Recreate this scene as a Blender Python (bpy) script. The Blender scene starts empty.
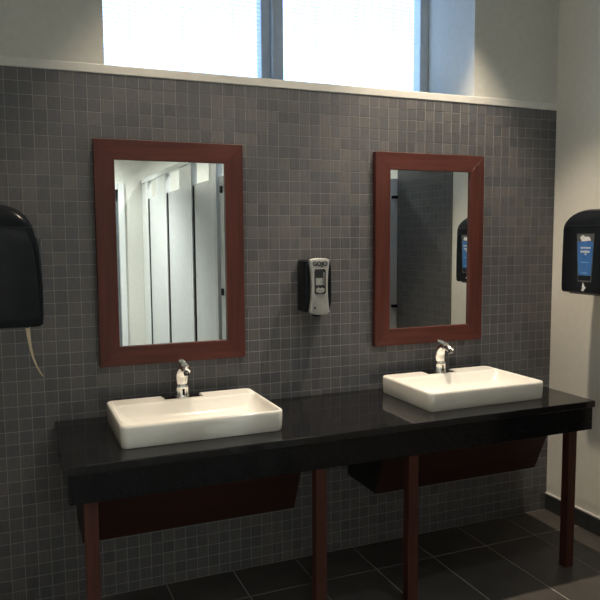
import bpy, bmesh, math, random
from mathutils import Vector, Matrix
random.seed(7)
scene = bpy.context.scene
C = scene.collection

# ------------------------------------------------------------------ camera
CAM = Vector((-2.6777, -2.9059, 1.5191))
YAW, PITCH, ROLL = 0.3918, 0.0917, -0.0066
fw = Vector((math.sin(YAW) * math.cos(PITCH), math.cos(YAW) * math.cos(PITCH), -math.sin(PITCH)))
r0 = Vector((math.cos(YAW), -math.sin(YAW), 0))
u0 = r0.cross(fw)
rt = r0 * math.cos(ROLL) + u0 * math.sin(ROLL)
up = -r0 * math.sin(ROLL) + u0 * math.cos(ROLL)
cd = bpy.data.cameras.new('camera')
cd.sensor_width = 36.0
cd.lens = 36.0 * 686.66 / 600.0
cd.clip_start = 0.05
cam = bpy.data.objects.new('camera', cd)
M = Matrix((rt, up, -fw)).transposed().to_4x4()
M.translation = CAM
cam.matrix_world = M
C.objects.link(cam)
scene.camera = cam

# ------------------------------------------------------------------ sky + exposure
world = bpy.data.worlds.new('sky')
scene.world = world
world.use_nodes = True
bg = world.node_tree.nodes['Background']
bg.inputs['Color'].default_value = (0.43, 0.66, 1.0, 1)
bg.inputs['Strength'].default_value = 3.6
vs = scene.view_settings
vs.view_transform = 'Standard'
vs.look = 'None'
vs.gamma = 1.0
vs.exposure = 0.0
vs.use_curve_mapping = False

# recessed downlights: (x, y, watts, cone degrees, colour)
CEIL = 3.2
WARM = (1.0, 0.84, 0.64)
COOL = (0.94, 0.98, 0.94)
DOWNLIGHTS = [(-2.12, -0.41, 82, 66, WARM), (-1.46, -0.41, 68, 66, WARM), (-0.80, -0.41, 205, 72, WARM),
              (-1.00, -1.45, 28, 140, COOL), (-2.5, -3.6, 400, 100, COOL), (-2.4, -4.6, 430, 110, COOL), (-0.65, -3.0, 210, 120, COOL), (-0.65, -4.3, 230, 110, COOL)]  # weak wide lamp near the counter is unseen, added to fill floor and tile


# ------------------------------------------------------------------ materials
def new_mat(name):
    m = bpy.data.materials.new(name)
    m.use_nodes = True
    nt = m.node_tree
    return m, nt, nt.nodes['Principled BSDF']


def ramp_noise(nt, b, c0, c1, scale=(8, 8, 8), detail=4, coord='Object', socket='Base Color', lo=.35, hi=.65):
    tc = nt.nodes.new('ShaderNodeTexCoord')
    mp = nt.nodes.new('ShaderNodeMapping')
    mp.inputs['Scale'].default_value = scale
    nz = nt.nodes.new('ShaderNodeTexNoise')
    nz.inputs['Scale'].default_value = 1.0
    nz.inputs['Detail'].default_value = detail
    rp = nt.nodes.new('ShaderNodeValToRGB')
    rp.color_ramp.elements[0].position = lo
    rp.color_ramp.elements[1].position = hi
    rp.color_ramp.elements[0].color = (*c0, 1)
    rp.color_ramp.elements[1].color = (*c1, 1)
    nt.links.new(tc.outputs[coord], mp.inputs['Vector'])
    nt.links.new(mp.outputs['Vector'], nz.inputs['Vector'])
    nt.links.new(nz.outputs['Fac'], rp.inputs['Fac'])
    nt.links.new(rp.outputs['Color'], b.inputs[socket])
    return nz


def noise_mat(name, c0, c1, rough=.5, scale=(8, 8, 8), bump=0.0, coord='Object', metal=0.0, spec=.5, lo=.35, hi=.65):
    m, nt, b = new_mat(name)
    nz = ramp_noise(nt, b, c0, c1, scale, coord=coord, lo=lo, hi=hi)
    b.inputs['Roughness'].default_value = rough
    b.inputs['Metallic'].default_value = metal
    b.inputs['Specular IOR Level'].default_value = spec
    if bump:
        bp = nt.nodes.new('ShaderNodeBump')
        bp.inputs['Strength'].default_value = bump
        bp.inputs['Distance'].default_value = 0.002
        nt.links.new(nz.outputs['Fac'], bp.inputs['Height'])
        nt.links.new(bp.outputs['Normal'], b.inputs['Normal'])
    return m


def emit_mat(name, col, s):
    m, nt, b = new_mat(name)
    b.inputs['Base Color'].default_value = (*col, 1)
    b.inputs['Emission Color'].default_value = (*col, 1)
    b.inputs['Emission Strength'].default_value = s
    return m


def k(c, f):
    return tuple(v * f for v in c)


MT = {}
tile_cols = [(.088, .087, .093), (.101, .098, .102), (.076, .076, .083), (.108, .104, .106), (.083, .084, .094)]
MT['tiles'] = [noise_mat('mosaic_tile_%d' % i, k(c, .82), k(c, 1.18), .5, (160, 20, 9), .12) for i, c in enumerate(tile_cols)]
MT['grout'] = noise_mat('wall_grout', (.235, .23, .222), (.29, .285, .275), .9, (60, 60, 60))
MT['floor_tile'] = noise_mat('floor_tile', (.058, .053, .049), (.082, .074, .067), .42, (7, 7, 7), .1)
MT['base_tile'] = noise_mat('base_tile', (.028, .028, .029), (.040, .040, .041), .4, (9, 9, 9))
MT['floor_grout'] = noise_mat('floor_grout', (.34, .325, .305), (.40, .38, .355), .9, (50, 50, 50))
MT['paint'] = noise_mat('cream_paint', (.72, .70, .64), (.75, .73, .67), .55, (30, 30, 30), .03)
MT['upper_wall'] = noise_mat('upper_wall_grey_beige', (.50, .50, .465), (.53, .53, .49), .55, (30, 30, 30), .03)  # greyer and darker than the cream of the other walls
MT['trim'] = noise_mat('trim_paint', (.56, .55, .52), (.60, .59, .56), .4, (20, 20, 20))
MT['ceiling'] = noise_mat('ceiling_paint', (.70, .69, .66), (.74, .73, .70), .8, (20, 20, 20))
MT['wood'] = noise_mat('cherry_wood', (.063, .019, .015), (.097, .029, .023), .45, (3, 40, 40), .05, spec=.25)
MT['wood_v'] = noise_mat('cherry_wood_upright', (.063, .019, .015), (.097, .029, .023), .45, (40, 40, 3), .05, spec=.25)
MT['knee_wood'] = noise_mat('shade_darkened_wood', (.024, .010, .008), (.036, .014, .010), .5, (3, 40, 40), .05, spec=.2)  # wood darkened so its colour carries the shade below the counter
MT['shaded_leg_wood'] = noise_mat('shaded_leg_wood', (.050, .018, .014), (.078, .026, .018), .45, (40, 40, 3), .05, spec=.2)  # cherry tone lowered, under-counter shade put into the colour
MT['granite_edge'] = noise_mat('black_granite_edge', (.004, .004, .005), (.009, .009, .010), .12, (220, 220, 220), 0, spec=.18)
MT['granite'] = noise_mat('black_granite', (.005, .005, .006), (.011, .011, .012), .07, (220, 220, 220), 0, spec=.36)
MT['ceramic'] = noise_mat('white_ceramic', (.80, .775, .72), (.82, .795, .74), .12, (5, 5, 5))
MT['chrome'] = noise_mat('chrome', (.84, .84, .82), (.90, .89, .87), .16, (12, 12, 12), metal=1.0)
MT['dark_chrome'] = noise_mat('dark_chrome', (.10, .10, .10), (.14, .14, .14), .22, (12, 12, 12), metal=1.0)
MT['black_plastic'] = noise_mat('black_plastic', (.006, .008, .011), (.010, .012, .016), .25, (15, 15, 15), spec=.15)
MT['black_matte'] = noise_mat('black_matte', (.008, .008, .009), (.012, .012, .012), .6, (15, 15, 15))
MT['silver'] = noise_mat('silver_plastic', (.40, .40, .395), (.45, .45, .44), .38, (30, 30, 30), metal=.35)
MT['smoke'] = noise_mat('smoked_window', (.020, .024, .026), (.035, .04, .042), .1, (30, 30, 30))
MT['pouch'] = noise_mat('soap_pouch', (.20, .21, .21), (.34, .35, .34), .3, (60, 60, 60))
MT['blue'] = noise_mat('blue_card', (.030, .13, .40), (.045, .17, .47), .35, (25, 25, 25))
MT['white'] = noise_mat('white_print', (.66, .68, .72), (.74, .75, .78), .5, (25, 25, 25))
MT['lightblue'] = noise_mat('light_blue_print', (.16, .36, .66), (.20, .40, .70), .5, (25, 25, 25))
MT['grey'] = noise_mat('grey_plastic', (.06, .062, .066), (.085, .087, .09), .35, (25, 25, 25))
MT['paper'] = noise_mat('kraft_paper', (.72, .60, .42), (.80, .68, .50), .8, (40, 40, 40))
MT['panel'] = noise_mat('stall_panel', (.64, .65, .64), (.69, .70, .69), .32, (20, 20, 20))
MT['panel_edge'] = noise_mat('stall_edge', (.76, .77, .76), (.80, .81, .80), .25, (20, 20, 20))
MT['alu'] = noise_mat('painted_aluminium', (.44, .49, .54), (.48, .53, .58), .4, (20, 20, 20))
MT['door'] = noise_mat('door_grey', (.12, .14, .15), (.15, .17, .18), .45, (10, 10, 10))

m, nt, b = new_mat('mirror_glass')
ramp_noise(nt, b, (.80, .83, .81), (.82, .85, .83), (2, 2, 2))
b.inputs['Metallic'].default_value = 1
b.inputs['Roughness'].default_value = 0.0
MT['mirror'] = m

m, nt, b = new_mat('window_glass')
tr = nt.nodes.new('ShaderNodeBsdfTransparent')
gl = nt.nodes.new('ShaderNodeBsdfGlossy')
gl.inputs['Roughness'].default_value = 0.02
mx = nt.nodes.new('ShaderNodeMixShader')
mx.inputs[0].default_value = .06
nt.links.new(tr.outputs[0], mx.inputs[1])
nt.links.new(gl.outputs[0], mx.inputs[2])
nt.links.new(mx.outputs[0], nt.nodes['Material Output'].inputs['Surface'])
MT['glass'] = m

m, nt, b = new_mat('blind_slat')
df = nt.nodes.new('ShaderNodeBsdfDiffuse')
tl = nt.nodes.new('ShaderNodeBsdfTranslucent')
df.inputs['Color'].default_value = (.8, .82, .84, 1)
tl.inputs['Color'].default_value = (.8, .84, .88, 1)
mx = nt.nodes.new('ShaderNodeMixShader')
mx.inputs[0].default_value = .5
nt.links.new(df.outputs[0], mx.inputs[1])
nt.links.new(tl.outputs[0], mx.inputs[2])
nt.links.new(mx.outputs[0], nt.nodes['Material Output'].inputs['Surface'])
MT['slat'] = m


def mosaic_mat():
    m, nt, b = new_mat('mosaic_far_wall')
    tc = nt.nodes.new('ShaderNodeTexCoord')
    sp = nt.nodes.new('ShaderNodeSeparateXYZ')
    cb = nt.nodes.new('ShaderNodeCombineXYZ')
    br = nt.nodes.new('ShaderNodeTexBrick')
    br.offset = 0.0
    br.inputs['Scale'].default_value = 1.0
    br.inputs['Brick Width'].default_value = .0508
    br.inputs['Row Height'].default_value = .0508
    br.inputs['Mortar Size'].default_value = .0016
    br.inputs['Color1'].default_value = (*tile_cols[2], 1)
    br.inputs['Color2'].default_value = (*tile_cols[3], 1)
    br.inputs['Mortar'].default_value = (.17, .165, .155, 1)
    nt.links.new(tc.outputs['Object'], sp.inputs[0])
    nt.links.new(sp.outputs['Y'], cb.inputs['X'])
    nt.links.new(sp.outputs['Z'], cb.inputs['Y'])
    nt.links.new(cb.outputs[0], br.inputs['Vector'])
    nt.links.new(br.outputs['Color'], b.inputs['Base Color'])
    b.inputs['Roughness'].default_value = .5
    return m


MT['mosaic_far'] = mosaic_mat()
MT['lens'] = emit_mat('lamp_lens', WARM, 40)


# ------------------------------------------------------------------ mesh helpers
def mesh_obj(name, bm, mat, parent=None, smooth=False, loc=None):
    me = bpy.data.meshes.new(name)
    bmesh.ops.recalc_face_normals(bm, faces=bm.faces[:])
    bm.to_mesh(me)
    bm.free()
    for mm in (mat if isinstance(mat, (list, tuple)) else [mat]):
        me.materials.append(mm)
    if smooth:
        for p in me.polygons:
            p.use_smooth = True
        try:
            me.set_sharp_from_angle(angle=math.radians(38))
        except Exception:
            pass
    o = bpy.data.objects.new(name, me)
    C.objects.link(o)
    if parent is not None:
        o.parent = parent
    if loc is not None:
        o.location = loc
    return o


def add_box(bm, x0, x1, y0, y1, z0, z1):
    x0, x1 = sorted((x0, x1)); y0, y1 = sorted((y0, y1)); z0, z1 = sorted((z0, z1))
    v = [bm.verts.new((x, y, z)) for x in (x0, x1) for y in (y0, y1) for z in (z0, z1)]
    for f in ((0, 1, 3, 2), (4, 6, 7, 5), (0, 4, 5, 1), (2, 3, 7, 6), (0, 2, 6, 4), (1, 5, 7, 3)):
        bm.faces.new([v[i] for i in f])
    return v


def bm_box(x0, x1, y0, y1, z0, z1, bev=0.0, seg=2):
    bm = bmesh.new()
    add_box(bm, x0, x1, y0, y1, z0, z1)
    if bev:
        bmesh.ops.recalc_face_normals(bm, faces=bm.faces[:])
        bmesh.ops.bevel(bm, geom=bm.edges[:], offset=bev, segments=seg, affect='EDGES', profile=.5)
    return bm


def box(name, ext, mat, parent=None, bev=0.0, seg=2, smooth=None):
    return mesh_obj(name, bm_box(*ext, bev, seg), mat, parent, smooth=bool(smooth))


def prism(pts, axis, a0, a1, bev=0.0, seg=2):
    """extrude polygon pts (2D) along axis: 'x' pts=(y,z); 'y' pts=(x,z); 'z' pts=(x,y)"""
    bm = bmesh.new()

    def P(p, a):
        return {'x': (a, p[0], p[1]), 'y': (p[0], a, p[1]), 'z': (p[0], p[1], a)}[axis]
    A = [bm.verts.new(P(p, a0)) for p in pts]
    B = [bm.verts.new(P(p, a1)) for p in pts]
    bm.faces.new(A)
    bm.faces.new(B[::-1])
    n = len(pts)
    for i in range(n):
        bm.faces.new([A[i], A[(i + 1) % n], B[(i + 1) % n], B[i]])
    bmesh.ops.recalc_face_normals(bm, faces=bm.faces[:])
    if bev:
        bmesh.ops.bevel(bm, geom=bm.edges[:], offset=bev, segments=seg, affect='EDGES', profile=.5)
    return bm


def rrect(x0, x1, y0, y1, r, n=6):
    out = []
    for cx, cy, a in ((x1 - r, y1 - r, 0), (x0 + r, y1 - r, 90), (x0 + r, y0 + r, 180), (x1 - r, y0 + r, 270)):
        for i in range(n + 1):
            t = math.radians(a + 90 * i / n)
            out.append((cx + r * math.cos(t), cy + r * math.sin(t)))
    return out


def loft(loops, cap0=True, cap1=True):
    bm = bmesh.new()
    rings = [[bm.verts.new(p) for p in L] for L in loops]
    n = len(rings[0])
    for a, b in zip(rings, rings[1:]):
        for i in range(n):
            bm.faces.new([a[i], a[(i + 1) % n], b[(i + 1) % n], b[i]])
    if cap0:
        bm.faces.new(rings[0][::-1])
    if cap1:
        bm.faces.new(rings[-1])
    return bm


def tube(path, radii, n=16, squash=None):
    """round tube along a path in the y-z plane or 3D; radii per point"""
    loops = []
    path = [Vector(p) for p in path]
    for i, p in enumerate(path):
        t = (path[min(i + 1, len(path) - 1)] - path[max(i - 1, 0)]).normalized()
        s = Vector((1, 0, 0))
        if abs(t.dot(s)) > .9:
            s = Vector((0, 1, 0))
        s = (s - t * s.dot(t)).normalized()
        q = t.cross(s)
        r = radii[i]
        rx, ry = (r if isinstance(r, tuple) else (r, r))
        loops.append([p + s * rx * math.cos(2 * math.pi * j / n) + q * ry * math.sin(2 * math.pi * j / n) for j in range(n)])
    return loft(loops)


def lathe(profile, n=32, axis='z', center=(0, 0, 0)):
    loops = []
    for r, h in profile:
        L = []
        for j in range(n):
            a = 2 * math.pi * j / n
            c, s = r * math.cos(a), r * math.sin(a)
            p = {'z': (c, s, h), 'y': (c, h, s), 'x': (h, c, s)}[axis]
            L.append((p[0] + center[0], p[1] + center[1], p[2] + center[2]))
        loops.append(L)
    return loft(loops)


def thing(name, label, cat, loc=(0, 0, 0), group=None, rotz=0.0):
    o = bpy.data.objects.new(name, None)
    o.empty_display_size = .05
    C.objects.link(o)
    o.location = loc
    o.rotation_euler = (0, 0, rotz)
    tag(o, label, cat, group)
    return o


def tag(o, label, cat, group=None):
    o['label'] = label
    o['category'] = cat
    if group:
        o['group'] = group
    return o


def struct(o, label=None, cat=None):
    o['kind'] = 'structure'
    if label:
        o['label'] = label
        o['category'] = cat
    return o


def dup(root, loc, rotz, label, group=None):
    r = root.copy()
    C.objects.link(r)
    r.location = loc
    r.rotation_euler = (0, 0, rotz)
    r['label'] = label
    if group:
        r['group'] = group
    for ch in list(root.children):
        c = ch.copy()
        C.objects.link(c)
        c.parent = r
        for g in list(ch.children):
            d = g.copy()
            C.objects.link(d)
            d.parent = c
    return r


# ------------------------------------------------------------------ structure
XL, REAR, XFAR, TOPZ = -2.84, -5.23, -4.2, 2.175
T = 0.0508

# floor: grout bed + large tiles
floor = struct(box('floor', (XFAR - .15, .15, REAR - .15, .52, -.15, -.0012), MT['floor_grout']), 'dark grey rectangular floor tiles with pale grout joints', 'floor')
FT, G = .305, .0024
edges_y = [0.0, -.2446]
while edges_y[-1] > REAR:
    edges_y.append(max(REAR, edges_y[-1] - .61))
edges_x = [0.0]
while edges_x[-1] > XFAR:
    edges_x.append(max(XFAR, -.2915 - FT * (len(edges_x) - 1)))
ft_cache = {}
for i in range(len(edges_x) - 1):
    for j in range(len(edges_y) - 1):
        x1, x0, y1, y0 = edges_x[i], edges_x[i + 1], edges_y[j], edges_y[j + 1]
        w, d = round(x1 - x0, 4), round(y1 - y0, 4)
        if w < .02 or d < .02:
            continue
        if (w, d) not in ft_cache:
            ft_cache[(w, d)] = box('floor_tile', (-w / 2 + G, w / 2 - G, -d / 2 + G, d / 2 - G, -.012, 0), MT['floor_tile'], bev=.001, seg=1, smooth=False)
            o = ft_cache[(w, d)]
        else:
            o = ft_cache[(w, d)].copy()
            C.objects.link(o)
        o.parent = floor
        o.location = ((x0 + x1) / 2, (y0 + y1) / 2, 0)

# back wall: grout bed, then mosaic
wall_back = struct(box('wall_back', (XL, 0.0, .0012, .52, 0, TOPZ), MT['grout']), 'wall of small charcoal grey square mosaic tiles behind the sinks', 'wall')


def tile_bm(s=T - .0026, depth=.008, b=.0007):
    bm = bmesh.new()
    h = s / 2
    back = [bm.verts.new((x, depth, z)) for x, z in ((-h, -h), (h, -h), (h, h), (-h, h))]
    mid = [bm.verts.new((x, b, z)) for x, z in ((-h, -h), (h, -h), (h, h), (-h, h))]
    fr = [bm.verts.new((x, 0, z)) for x, z in ((-h + b, -h + b), (h - b, -h + b), (h - b, h - b), (-h + b, h - b))]
    for A, B in ((back, mid), (mid, fr)):
        for i in range(4):
            bm.faces.new([A[i], A[(i + 1) % 4], B[(i + 1) % 4], B[i]])
    bm.faces.new(fr)
    return bm


def hidden(x, z):
    for x0, x1, z0, z1 in ((-2.37, -1.755, 1.0, 1.91), (-1.10, -.485, 1.0, 1.91), (-1.49, -1.36, 1.19, 1.41),
                           (-2.9, -2.57, 1.12, 1.64), (-2.55, -.3, .62, .80), (-2.49, -1.62, .30, .75), (-1.23, -.35, .30, .75)):
        if x0 < x < x1 and z0 < z < z1:
            return True
    return False


def visible(x, z):
    d = Vector((x, 0, z)) - CAM
    D = d.dot(fw)
    px, py = 300 + 686.66 * d.dot(rt) / D, 300 - 686.66 * d.dot(up) / D
    return 2 < px < 598 and 2 < py < 598 and not hidden(x, z)


cells = []
ncol, nrow = int(abs(XL) / T) + 1, int(TOPZ / T) + 1
for i in range(ncol):
    for j in range(nrow):
        x1 = -i * T
        x0 = max(XL, x1 - T)
        z1 = TOPZ - j * T
        z0 = max(0.0, z1 - T)
        cells.append((x0, x1, z0, z1))
tile_meshes = []
for i, mm in enumerate(MT['tiles']):
    me = bpy.data.meshes.new('tile')
    bm = tile_bm()
    bmesh.ops.recalc_face_normals(bm, faces=bm.faces[:])
    bm.to_mesh(me)
    bm.free()
    me.materials.append(mm)
    tile_meshes.append(me)
cand = [c for c in cells if abs(c[1] - c[0] - T) < 1e-6 and abs(c[3] - c[2] - T) < 1e-6 and visible((c[0] + c[1]) / 2, (c[2] + c[3]) / 2)]
cand.sort(key=lambda c: (Vector(((c[0] + c[1]) / 2, 0, (c[2] + c[3]) / 2)) - CAM).length)
single = set(cand[:300])
WTS = [5, 4, 3, 2, 3]
fbm = bmesh.new()
for c in cells:
    cx, cz = (c[0] + c[1]) / 2, (c[2] + c[3]) / 2
    mi = random.choices(range(5), WTS)[0]
    dy = random.uniform(-.0004, .0004)
    if c in single:
        o = bpy.data.objects.new('tile', tile_meshes[mi])
        C.objects.link(o)
        o.parent = wall_back
        o.location = (cx, dy, cz)
    else:
        g, bb = .0013, .0007
        x0, x1, z0, z1 = c[0] + g, c[1] - g, c[2] + g, c[3] - g
        if x1 - x0 < .005 or z1 - z0 < .005:
            continue
        A = [fbm.verts.new((x, .006, z)) for x, z in ((x0, z0), (x1, z0), (x1, z1), (x0, z1))]
        B = [fbm.verts.new((x, bb + dy, z)) for x, z in ((x0, z0), (x1, z0), (x1, z1), (x0, z1))]
        F = [fbm.verts.new((x, dy, z)) for x, z in ((x0 + bb, z0 + bb), (x1 - bb, z0 + bb), (x1 - bb, z1 - bb), (x0 + bb, z1 - bb))]
        for P, Q in ((A, B), (B, F)):
            for q in range(4):
                f = fbm.faces.new([P[q], P[(q + 1) % 4], Q[(q + 1) % 4], Q[q]])
                f.material_index = mi
        f = fbm.faces.new(F)
        f.material_index = mi
o = mesh_obj('tile_field', fbm, MT['tiles'], wall_back)
o['kind'] = 'stuff'

# upper painted wall with the window opening
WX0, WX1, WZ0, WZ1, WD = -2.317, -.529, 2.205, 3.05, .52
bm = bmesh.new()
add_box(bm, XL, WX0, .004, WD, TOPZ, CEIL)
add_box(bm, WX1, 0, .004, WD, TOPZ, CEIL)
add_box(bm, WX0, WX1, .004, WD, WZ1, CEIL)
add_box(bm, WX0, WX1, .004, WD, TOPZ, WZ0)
struct(mesh_obj('wall_back_upper', bm, MT['upper_wall']), 'painted upper wall around the high window', 'wall')
struct(box('trim_1', (XL, 0, -.004, .03, TOPZ, TOPZ + .036), MT['trim'], bev=.003), 'cream ledge trim capping the mosaic tile', 'trim')

wall_right = struct(box('wall_right', (0, .15, REAR, .52, 0, CEIL), MT['paint']), 'cream painted side wall holding the towel dispenser', 'wall')
box('tiled_panel', (-.008, .002, -1.66, -.962, 0, TOPZ), MT['mosaic_far'], wall_right)
struct(box('wall_left', (XFAR, XL, -.95, .52, 0, CEIL), MT['paint']), 'cream painted wall block beside the mosaic wall', 'wall')
struct(box('wall_far_left', (XFAR - .15, XFAR, REAR, -.95, 0, CEIL), MT['paint']), 'cream painted far side wall', 'wall')
struct(box('ceiling', (XFAR - .15, .15, REAR - .15, .52, CEIL, CEIL + .15), MT['ceiling']), 'plain white ceiling', 'ceiling')
# rear wall with a door opening
DX0, DX1, DZ = -2.48, -1.560, 2.08
bm = bmesh.new()
add_box(bm, XFAR - .15, DX0, REAR - .15, REAR, 0, CEIL)
add_box(bm, DX1, .15, REAR - .15, REAR, 0, CEIL)
add_box(bm, DX0, DX1, REAR - .15, REAR, DZ, CEIL)
struct(mesh_obj('wall_rear', bm, MT['paint']), 'cream painted rear wall with a framed door', 'wall')
door = struct(box('door_1', (DX0 + .0005, DX1 - .0005, REAR - .10, REAR - .0605, .0005, DZ - .0005), MT['door'], bev=.003), 'dark grey door in a pale frame', 'door')
box('door_stile', (DX1 - .13, DX1 - .012, REAR - .0605, REAR - .053, .03, DZ - .03), MT['door'], door, bev=.002)
hd = mesh_obj('door_handle', tube([(DX1 - .12, REAR - .02, 1.0), (DX1 - .06, REAR - .012, 1.0), (DX1 - .055, REAR - .055, 1.0)], [.009, .010, .012], 12), MT['chrome'], door, smooth=True)
fr = thing_frame = struct(box('trim_2', (DX1 - .006, DX1 + .058, REAR - .06, REAR + .02, 0, DZ + .065), MT['panel_edge'], bev=.003), 'pale door frame on the rear wall', 'trim')
box('jamb', (DX0 - .065, DX0 + .012, REAR - .06, REAR + .02, 0, DZ + .065), MT['panel_edge'], fr, bev=.003)
box('head', (DX0 + .012, DX1 - .012, REAR - .06, REAR + .02, DZ - .012, DZ + .065), MT['panel_edge'], fr, bev=.003)

# baseboard tiles on the right wall
base = struct(box('baseboard_right', (-.004, .002, -.962, 0, 0, .088), MT['floor_grout']), 'dark tile skirting below the cream wall', 'baseboard')
yb = 0.0
while yb > -.96:
    ye = max(-.962, yb - (.318 if yb == 0 else .305))
    box('base_tile', (-.010, -.001, ye + .0015, yb - .0015, .002, .088), MT['base_tile'], base, bev=.001, seg=1)
    yb = ye
box('cap_strip', (-.011, .001, -.962, 0, .088, .097), MT['trim'], base, bev=.001, seg=1)

# ------------------------------------------------------------------ windows and blinds
WY = .42
for n, (a, c) in enumerate(((WX0, -1.452), (-1.436, WX1))):
    w = struct(bpy.data.objects.new('window_%d' % (n + 1), None), ('left' if n == 0 else 'right') + ' high window pane above the mosaic wall', 'window')
    C.objects.link(w)
    fw_ = .052
    for nm, e in (('frame_stile', (a, a + fw_, WY, WY + .07, WZ0, WZ1)), ('frame_stile', (c - fw_, c, WY, WY + .07, WZ0, WZ1)),
                  ('frame_rail', (a + fw_, c - fw_, WY, WY + .07, WZ0, WZ0 + fw_)), ('frame_rail', (a + fw_, c - fw_, WY, WY + .07, WZ1 - fw_, WZ1))):
        box(nm, e, MT['alu'], w, bev=.004)
    box('pane', (a + fw_ - .008, c - fw_ + .008, WY + .040, WY + .046, WZ0 + fw_ - .008, WZ1 - fw_ + .008), MT['glass'], w)
struct(box('trim_3', (-1.4535, -1.4345, WY - .03, WY + .08, WZ0, WZ1), MT['alu'], bev=.003), 'slim grey blue mullion between the two window panes', 'trim')


def blind(x0, x1, label):
    t = thing('venetian_blind', label, 'blind', ((x0 + x1) / 2, WY - .025, WZ0), 'venetian blinds in the high window')
    w = (x1 - x0) / 2
    box('head_rail', (-w, w, -.018, .018, WZ1 - WZ0 - .035, WZ1 - WZ0 - .002), MT['slat'], t, bev=.002)
    box('bottom_rail', (-w, w, -.012, .012, .012, .026), MT['slat'], t, bev=.003)
    s0 = None
    z = .045
    while z < WZ1 - WZ0 - .045:
        if s0 is None:
            prof = []
            ang = math.radians(14)
            for i in range(5):
                u = -.0125 + .00625 * i
                prof.append((u * math.cos(ang), u * math.sin(ang) + .0012 * (1 - (u / .0125) ** 2)))
            pts = prof + [(p[0], p[1] - .0005) for p in prof[::-1]]
            o = s0 = mesh_obj('slat', prism(pts, 'x', -w + .004, w - .004), MT['slat'], t)
        else:
            o = s0.copy()
            C.objects.link(o)
            o.parent = t
        o.location = (0, 0, z)
        z += .0205
    for fx in (-.62, 0.0, .62):
        mesh_obj('ladder_cord', tube([(fx * w, -.0145, .02), (fx * w, -.0145, WZ1 - WZ0 - .03)], [.0008, .0008], 6), MT['slat'], t)
    return t


blind(WX0 + .012, -1.512, 'white slatted blind in the left high window, glowing with daylight')
blind(-1.362, -.632, 'white slatted blind in the right high window beside the blue reveal')


# ------------------------------------------------------------------ mirrors
def mirror(x0, x1, label):
    z0, z1, f, th = .991, 1.915, .080, .030
    cx = (x0 + x1) / 2
    t = thing('wall_mirror', label, 'mirror', (cx, 0, z0), 'framed mirrors on the mosaic wall')
    w, h = (x1 - x0) / 2, z1 - z0
    rails = (('frame_rail', [(-w, 0), (w, 0), (w - f, f), (-w + f, f)], MT['wood']),
             ('frame_rail', [(-w, h), (-w + f, h - f), (w - f, h - f), (w, h)], MT['wood']),
             ('frame_stile', [(-w, 0), (-w + f, f), (-w + f, h - f), (-w, h)], MT['wood_v']),
             ('frame_stile', [(w, 0), (w, h), (w - f, h - f), (w - f, f)], MT['wood_v']))
    for nm, pts, mm in rails:
        mesh_obj(nm, prism(pts, 'y', -th, -.0006, bev=.0010, seg=1), mm, t)
    box('mirror_glass', (-w + f - .006, w - f + .006, -.017, -.011, f - .006, h - f + .006), MT['mirror'], t)
    return t


mirror(-2.3746, -1.7529, 'cherry framed mirror reflecting the pale stall doors')
mirror(-1.1008, -.4822, 'cherry framed mirror reflecting dark tile and a towel dispenser')

# ------------------------------------------------------------------ vanity counter
VX0, VX1, VY, VZ = -2.559, -.304, -.620, .78
van = thing('vanity_counter', 'long black stone vanity counter on square cherry wood legs', 'counter', ((VX0 + VX1) / 2, -.31, 0))
ox, oy = (VX0 + VX1) / 2, -.31


def vb(nm, e, mm, parent=None, bev=0.0):
    return box(nm, (e[0] - ox, e[1] - ox, e[2] - oy, e[3] - oy, e[4], e[5]), mm, parent or van, bev=bev)


vb('countertop', (VX0, VX1, VY, -.001, VZ - .030, VZ), MT['granite'], bev=.004)
vb('front_apron', (VX0 + .008, VX1 - .008, VY + .008, VY + .030, .648, VZ - .0305), MT['granite_edge'], bev=.002)
vb('side_apron', (VX0 + .008, VX0 + .030, VY + .031, -.002, .648, VZ - .0305), MT['granite_edge'], bev=.002)
vb('side_apron', (VX1 - .030, VX1 - .008, VY + .031, -.002, .648, VZ - .0305), MT['granite_edge'], bev=.002)
for lx in (-2.500, -1.654, -1.243, -.408):
    vb('leg', (lx, lx + .045, -.576, -.534, 0.0, .7485), MT['shaded_leg_wood'], bev=.002)
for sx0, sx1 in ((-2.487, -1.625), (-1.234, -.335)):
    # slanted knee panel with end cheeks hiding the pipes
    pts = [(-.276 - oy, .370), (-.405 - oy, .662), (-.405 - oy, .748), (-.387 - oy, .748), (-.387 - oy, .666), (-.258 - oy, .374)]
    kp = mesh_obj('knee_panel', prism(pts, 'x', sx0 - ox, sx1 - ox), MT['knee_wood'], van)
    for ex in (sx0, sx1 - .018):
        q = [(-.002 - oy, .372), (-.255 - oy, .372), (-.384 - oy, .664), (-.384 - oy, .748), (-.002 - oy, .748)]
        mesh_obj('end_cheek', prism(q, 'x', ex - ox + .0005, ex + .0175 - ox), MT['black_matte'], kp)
    mesh_obj('bottom_panel', prism([(-.002 - oy, .3705), (-.2575 - oy, .3705), (-.2575 - oy, .386), (-.002 - oy, .386)], 'x', sx0 + .019 - ox, sx1 - .019 - ox), MT['black_matte'], kp)


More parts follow.
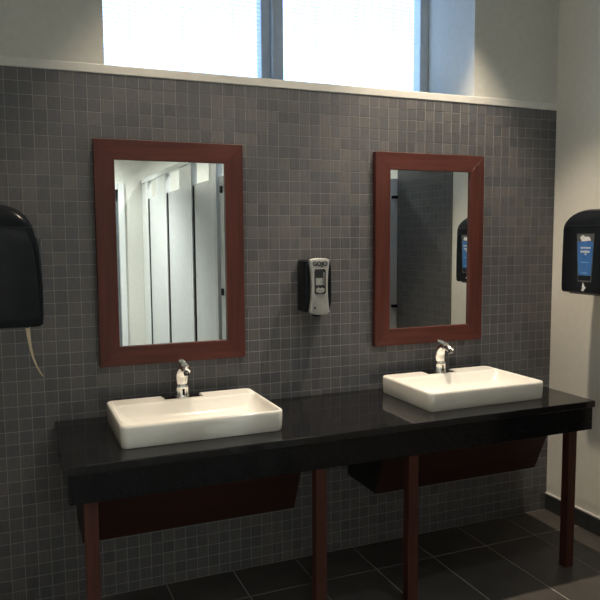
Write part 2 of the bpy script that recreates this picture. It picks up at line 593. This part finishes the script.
# ------------------------------------------------------------------ sinks
def sink_mesh():
    W, Y0, Y1, H = .3065, -.215, .215, .080
    n = 8

    def L(x0, x1, y0, y1, r, z):
        return [(p[0], p[1], z) for p in rrect(x0, x1, y0, y1, r, n)]
    loops = [L(-W + .006, W - .006, Y0 + .006, Y1 - .006, .024, 0.0),
             L(-W + .003, W - .003, Y0 + .003, Y1 - .003, .027, .004),
             L(-W + .001, W - .001, Y0 + .001, Y1 - .001, .029, H * .5),
             L(-W, W, Y0, Y1, .030, H - .008), L(-W + .0012, W - .0012, Y0 + .0012, Y1 - .0012, .029, H - .003),
             L(-W + .004, W - .004, Y0 + .004, Y1 - .004, .027, H),
             L(-W + .011, W - .011, Y0 + .011, Y1 - .098, .022, H), L(-W + .014, W - .014, Y0 + .014, Y1 - .101, .021, H - .003),
             L(-W + .017, W - .017, Y0 + .016, Y1 - .105, .022, H - .012), L(-W + .034, W - .034, Y0 + .030, Y1 - .118, .035, H - .044),
             L(-W + .060, W - .060, Y0 + .050, Y1 - .135, .045, H - .062), L(-W + .12, W - .12, Y0 + .09, Y1 - .16, .045, H - .068),
             L(-.03, .03, -.08, -.02, .0295, H - .0715), L(-.021, .021, -.071, -.029, .0208, H - .0730)]
    bm = loft(loops)
    bmesh.ops.recalc_face_normals(bm, faces=bm.faces[:])
    o = mesh_obj('sink_body_raw', bm, MT['ceramic'])
    cut = mesh_obj('cutter_raw', bm_box(-.082, .082, .142, .30, H - .009, H + .1, .003, 2), MT['ceramic'])
    md = o.modifiers.new('notch', 'BOOLEAN')
    md.operation = 'DIFFERENCE'
    md.solver = 'EXACT'
    md.object = cut
    dg = bpy.context.evaluated_depsgraph_get()
    me = bpy.data.meshes.new_from_object(o.evaluated_get(dg))
    me.materials.clear()
    me.materials.append(MT['ceramic'])
    for p in me.polygons:
        p.use_smooth = True
    me.set_sharp_from_angle(angle=math.radians(40))
    for q in (o, cut):
        mq = q.data
        bpy.data.objects.remove(q)
        bpy.data.meshes.remove(mq)
    return me


SY = -.2875
s_me = sink_mesh()
sink1 = thing('vessel_sink', 'white rectangular ceramic sink below the mirror reflecting stall doors', 'sink', (-2.0575, SY, VZ + .0003), 'rectangular sinks on the counter')
bo = bpy.data.objects.new('basin', s_me)
C.objects.link(bo)
bo.parent = sink1
mesh_obj('drain', lathe([(.0195, 0), (.0205, .0015), (.017, .0035), (.006, .004), (.0005, .004)], 24, center=(0, -.05, .0073)), MT['chrome'], sink1, smooth=True)
dup(sink1, (-.789, SY, VZ + .0003), 0, 'white rectangular ceramic sink nearest the cream right wall')


# ------------------------------------------------------------------ faucets
def make_faucet(label, loc):
    t = thing('faucet', label, 'faucet', loc, 'chrome faucets behind the sinks')
    mesh_obj('base_plate', loft([[(p[0], p[1], z) for p in rrect(-.062 + e, .062 - e, -.024 + e, .024 - e, .022 - e, 6)] for z, e in ((0, 0), (.005, 0), (.007, .003))]), MT['dark_chrome'], t, smooth=True)
    mesh_obj('base', lathe([(.025, .0065), (.025, .012), (.0235, .016), (.0228, .044), (.0235, .050), (.0220, .056), (.0205, .058)], 28), MT['chrome'], t, smooth=True)
    mesh_obj('dark_reflection', bm_box(-.004, .004, -.0245, -.0215, .016, .043, .0015, 1), MT['black_plastic'], t)  # black strip in place of the dark reflection in the chrome base
    path = [(0, .001, .054), (0, .004, .066), (0, .006, .080), (0, .004, .096), (0, -.003, .111), (0, -.014, .123), (0, -.026, .131)]
    rad = [(.018, .017), (.021, .021), (.0235, .0225), (.0235, .0215), (.0215, .0185), (.018, .015), (.0145, .012)]
    body = mesh_obj('neck', tube(path, rad, 24), MT['chrome'], t, smooth=True)
    mesh_obj('spout', tube([(0, -.022, .131), (0, -.036, .136), (0, -.052, .135), (0, -.066, .130), (0, -.078, .122)], [.0145, .016, .0165, .015, .0125], 20), MT['chrome'], t, smooth=True)
    mesh_obj('aerator', tube([(0, -.070, .122), (0, -.078, .110)], [.0095, .0095], 16), MT['dark_chrome'], t, smooth=True)
    mesh_obj('lever', tube([(0, -.030, .146), (0, -.012, .152), (0, .010, .156), (0, .026, .157)], [(.012, .0085), (.015, .007), (.012, .005), (.007, .0035)], 14), MT['chrome'], t, smooth=True)
    t.scale = (1.22, 1.12, 1.04)
    return t


f1 = make_faucet('chrome faucet on the sink below the mirror reflecting stall doors', (-2.0575, -.112, VZ + .0716))
dup(f1, (-.787, -.112, VZ + .0716), 0, 'chrome faucet on the sink nearest the cream right wall')


# ------------------------------------------------------------------ lettering helper (flat print with a little thickness)
def text_bm(body, size, depth=.0006):
    cu = bpy.data.curves.new('lettering', 'FONT')
    cu.body = body
    cu.size = size
    cu.extrude = depth
    cu.align_x = 'CENTER'
    cu.align_y = 'CENTER'
    cu.offset = size * .035
    o = bpy.data.objects.new('lettering_raw', cu)
    C.objects.link(o)
    dg = bpy.context.evaluated_depsgraph_get()
    me = bpy.data.meshes.new_from_object(o.evaluated_get(dg))
    bm = bmesh.new()
    bm.from_mesh(me)
    bpy.data.objects.remove(o)
    bpy.data.curves.remove(cu)
    bpy.data.meshes.remove(me)
    return bm


# ------------------------------------------------------------------ soap dispenser
soap = thing('soap_dispenser', 'black and silver soap dispenser mounted between the two mirrors', 'soap dispenser', (-1.427, 0, 1.172))
SH = .252
secs = []
for z, hw, d in ((.010, .060, .080), (.016, .066, .088), (.05, .067, .096), (.12, .067, .098), (.20, .067, .097), (.238, .065, .094), (.244, .058, .086)):
    secs.append([(p[0], p[1], z) for p in rrect(-hw, hw, -d, -.0005, .012, 5)])
mesh_obj('body', loft(secs), MT['black_plastic'], soap, smooth=True)


def hw_cover(z):
    u = (z - .125) / .125
    return .0385 + .0115 * u * u


def cover_pts():
    pts = []
    zs = [.010 + i * (.236 - .010) / 14 for i in range(15)]
    left = [(-hw_cover(z), z) for z in zs]
    top = [(-.047, .245), (-.030, .2505), (0, .252), (.030, .2505), (.047, .245)]
    right = [(hw_cover(z), z) for z in zs[::-1]]
    bot = [(.038, .003), (.02, -.0005), (0, -.002), (-.02, -.0005), (-.038, .003)]
    return left + top + right + bot


mesh_obj('cover', prism(cover_pts(), 'y', -.115, -.092, bev=.0035, seg=3), MT['silver'], soap, smooth=True)
wz0, wz1 = .092, .204
win = mesh_obj('sight_window', prism(rrect(-.0275, .0275, wz0, wz1, .008, 5), 'y', -.1168, -.1140, bev=.0008, seg=1), MT['smoke'], soap, smooth=True)
mesh_obj('soap_pouch', prism(rrect(-.022, .012, .132, .164, .004, 3), 'y', -.1180, -.1165), MT['pouch'], win)
mesh_obj('pump', prism([(-.020, .100), (.0, .096), (.018, .100), (.022, .114), (.010, .122), (0, .117), (-.012, .123), (-.023, .115)], 'y', -.1195, -.1165, bev=.001, seg=1), MT['chrome'], win, smooth=True)
mesh_obj('pump_rod', prism(rrect(.0160, .0200, .130, .190, .0015, 2), 'y', -.1180, -.1165), MT['chrome'], win)
bm = text_bm('GOJO', .0275)
bm.transform(Matrix.Translation((0, -.1157, .2265)) @ Matrix.Rotation(math.radians(90), 4, 'X'))
mesh_obj('lettering', bm, MT['black_matte'], soap)
mesh_obj('sensor_eye', lathe([(.0045, -.1140), (.0045, -.1162), (.003, -.1168), (.0004, -.1168)], 16, 'y', (-.026, 0, .030)), MT['black_plastic'], soap, smooth=True)
mesh_obj('indicator', lathe([(.003, -.1140), (.003, -.1156), (.0004, -.1158)], 14, 'y', (0, 0, .030)), MT['silver'], soap, smooth=True)
mesh_obj('nozzle', lathe([(.018, -.006), (.022, 0), (.022, .016), (.015, .02)], 20, 'z', (0, -.074, -.004)), MT['black_plastic'], soap, smooth=True)


# ------------------------------------------------------------------ towel dispensers (front faces local -X, wall at x=0)
def towel_dispenser(label, loc, rot, lean):
    """lean: how far the front falls back towards the top"""
    t = thing('towel_dispenser', label, 'towel dispenser', loc, 'black paper towel dispensers on the side walls', rot)
    D, W = .240, .139
    sec = []
    for z, ex, ey, r in ((0, .012, .006, .014), (.006, .004, .001, .018), (.03, .001, 0, .020), (.12, 0, 0, .022), (.20, .003 * lean, 0, .024), (.27, .010 * lean, .0005, .026), (.300, .017 * lean, .0012, .026), (.314, .022 * lean + .001, .003, .026)):
        sec.append([(p[0], p[1], z) for p in rrect(-D + ex, -.0006, -W + ey, W - ey, r, 6)])
    mesh_obj('cover', loft(sec), MT['black_plastic'], t, smooth=True)
    sec = []
    for z, ex, ey, r in ((.316, .001, .0035, .026), (.334, .010, .009, .028), (.352, .022, .020, .032), (.366, .036, .034, .034), (.378, .054, .052, .036), (.387, .078, .074, .034), (.392, .105, .098, .030)):
        sec.append([(p[0], p[1], z) for p in rrect(-D + ex * (.55 + .45 * lean) + .022 * lean, -.0006, -W + ey, W - ey, r, 6)])
    mesh_obj('top_cap', loft(sec), MT['black_plastic'], t, smooth=True)
    mesh_obj('seam', loft([[(p[0], p[1], z) for p in rrect(-D + .0015 + .022 * lean, -.001, -W + .0042, W - .0042, .025, 6)] for z in (.3135, .3165)]), MT['black_matte' if lean else 'grey'], t)
    # window card: trapezoid, wider at the top
    xf = -D

    def plate(nm, pts, x0, x1, mm, par):
        return mesh_obj(nm, prism(pts, 'x', x0, x1), mm, par)
    wl = -.019

    def trap(z0, z1, s0, s1):
        def hwz(z):
            return .040 + (.0535 - .040) * (z - .055) / (.278 - .055)
        return [(wl - hwz(z0) + s0, z0), (wl + hwz(z0) - s0, z0), (wl + hwz(z1) - s1, z1), (wl - hwz(z1) + s1, z1)]
    fr_ = plate('label_frame', trap(.055, .278, 0, 0), xf - .0018, xf + .015, MT['grey'], t)
    plate('label_card', trap(.085, .242, .004, .004), xf - .0024, xf - .0014, MT['blue'], fr_)
    plate('label_foot', trap(.062, .085, .004, .004), xf - .0023, xf - .0014, MT['black_plastic'], fr_)
    plate('label_tag', [(wl - .034, .246), (wl + .020, .242), (wl + .032, .262), (wl + .014, .272), (wl + .002, .264), (wl - .024, .264)], xf - .0032, xf - .0016, MT['white'], fr_)
    # printed lines too small to read: rows of short marks
    lines = bmesh.new()
    rr = random.Random(3)
    for zc, hh in ((.213, .009), (.195, .011)):
        y = wl + .026
        while y > wl - .024:
            w = rr.uniform(.005, .010)
            h2 = hh * rr.uniform(.7, 1.0)
            add_box(lines, xf - .0030, xf - .0020, y - w, y, zc - h2 / 2, zc + h2 / 2)
            y -= w + .003
    add_box(lines, xf - .0030, xf - .0020, wl - .009, wl + .001, .180, .186)
    mesh_obj('print_lettering', lines, MT['white'], fr_)['kind'] = 'stuff'
    box('print_line', (xf - .0030, xf - .0020, wl - .022, wl + .024, .143, .148), MT['lightblue'], fr_)
    box('print_line', (xf - .0030, xf - .0020, wl - .016, wl + .020, .094, .099), MT['lightblue'], fr_)
    # hand-and-towel pictogram
    mesh_obj('pictogram', prism([(y_ - .024, z_) for y_, z_ in [(.024, .012), (.008, .012), (.009, .020), (.004, .021), (-.004, .029), (.003, .031), (.008, .040), (.014, .050), (.017, .049), (.015, .038), (.019, .036), (.017, .026)][::-1]], 'x', xf - .0012, xf + .004), MT['white'], t)
    # paper chute under the cover
    mesh_obj('chute', prism(rrect(-.215, -.10, -.105, .105, .01, 3), 'z', -.007, .002), MT['grey'], t)
    return t


towel_dispenser('black towel dispenser with a blue label on the cream right wall', (0, -.449, 1.247), 0, 0.0)
towel_dispenser('black towel dispenser at the left edge with a paper strip hanging out', (XL, -.447, 1.240), math.pi, 1.0)

# torn strip hanging from the left dispenser
loops = []
pth = [(-2.651, 1.238, .0068), (-2.649, 1.205, .0055), (-2.645, 1.17, .0042), (-2.638, 1.135, .0033), (-2.628, 1.105, .0028), (-2.617, 1.082, .0026), (-2.610, 1.070, .0008)]
for x, z, w in pth:
    loops.append([(x - w, -.544, z), (x, -.550, z), (x + w, -.553, z + .002), (x + w, -.552, z + .002), (x, -.5485, z), (x - w, -.5425, z)])
tag(mesh_obj('paper_strip', loft(loops), MT['paper'], smooth=True), 'thin tan torn paper strip dangling below the left towel dispenser', 'paper strip')

# ------------------------------------------------------------------ toilet stalls (seen in the left mirror)
SX = -1.30
st = thing('toilet_partition', 'row of pale grey toilet stalls with open tops seen in the mirror', 'partition', (SX, -3.4, 0))


def sb(nm, e, mm, parent=None, bev=.003):
    return box(nm, (e[0] - SX, e[1] - SX, e[2] + 3.4, e[3] + 3.4, e[4], e[5]), mm, parent or st, bev=bev)


for y0, y1 in ((-5.225, -4.80), (-4.335, -3.80), (-3.275, -2.765), (-2.26, -2.01)):
    pl = sb('pilaster', (SX, SX + .032, y0, y1, 0.0, 2.135), MT['panel'])
    sb('edge_strip', (SX - .014, SX + .036, y1 - .065, y1 + .002, .02, 2.134), MT['panel_edge'], pl, .003)
for y0, y1 in ((-4.785, -4.345), (-3.785, -3.285), (-2.75, -2.27), (-1.995, -1.70)):
    d = sb('stall_door', (SX + .006, SX + .030, y0, y1, .30, 1.955), MT['panel'])
    if y1 > -1.8:
        for hz in (1.10, 1.835):
            sb('hinge', (SX - .008, SX + .034, y1 - .25, y1 - .215, hz, hz + .05), MT['black_plastic'], d, .004)
    else:
        sb('gap_shade_strip', (SX - .004, SX + .034, y0 - .012, y0 + .006, .31, 1.945), MT['black_matte'], d, .002)  # dark strip on the hinge side, painting the shade of the door gap
sb('head_rail', (SX - .008, SX + .040, -5.225, -1.665, 2.136, 2.182), MT['panel_edge'])
ep = sb('end_panel', (SX + .002, -.003, -1.695, -1.668, .0, 1.95), MT['panel'])
for hz in (1.80, .98):
    sb('bracket', (-.055, -.003, -1.6675, -1.648, hz, hz + .022), MT['black_plastic'], ep, .003)
for y in (-4.06, -3.02, -2.13):
    sb('divider_panel', (SX + .034, -.003, y - .012, y + .012, .30, 1.78), MT['panel'])

# ------------------------------------------------------------------ recessed downlights
where = ['above the left sink', 'above the soap dispenser', 'above the right sink', 'added as fill over the open floor near the counter', 'over the open floor beside the stalls', 'by the rear door', 'over the first stalls', 'over the last stalls']
for (x, y, wts, cone, lcol), wtxt in zip(DOWNLIGHTS, where):
    t = thing('recessed_downlight', 'round recessed ceiling downlight ' + wtxt, 'light', (x, y, CEIL), 'recessed ceiling downlights')
    mesh_obj('trim_ring', lathe([(.052, -.001), (.075, -.001), (.075, -.006), (.068, -.009), (.054, -.008), (.052, -.005)], 32), MT['ceiling'], t, smooth=True)
    mesh_obj('lens', lathe([(.0005, -.0012), (.051, -.0012), (.051, -.003), (.0005, -.003)], 24), MT['lens'], t)
    ld = bpy.data.lights.new('downlight_beam', 'SPOT')
    ld.energy = wts
    ld.color = lcol
    ld.spot_size = math.radians(cone)
    ld.spot_blend = .55
    ld.shadow_soft_size = .035
    lo = bpy.data.objects.new('downlight_beam', ld)
    lo.location = (0, 0, -.012)
    lo.parent = t
    C.objects.link(lo)
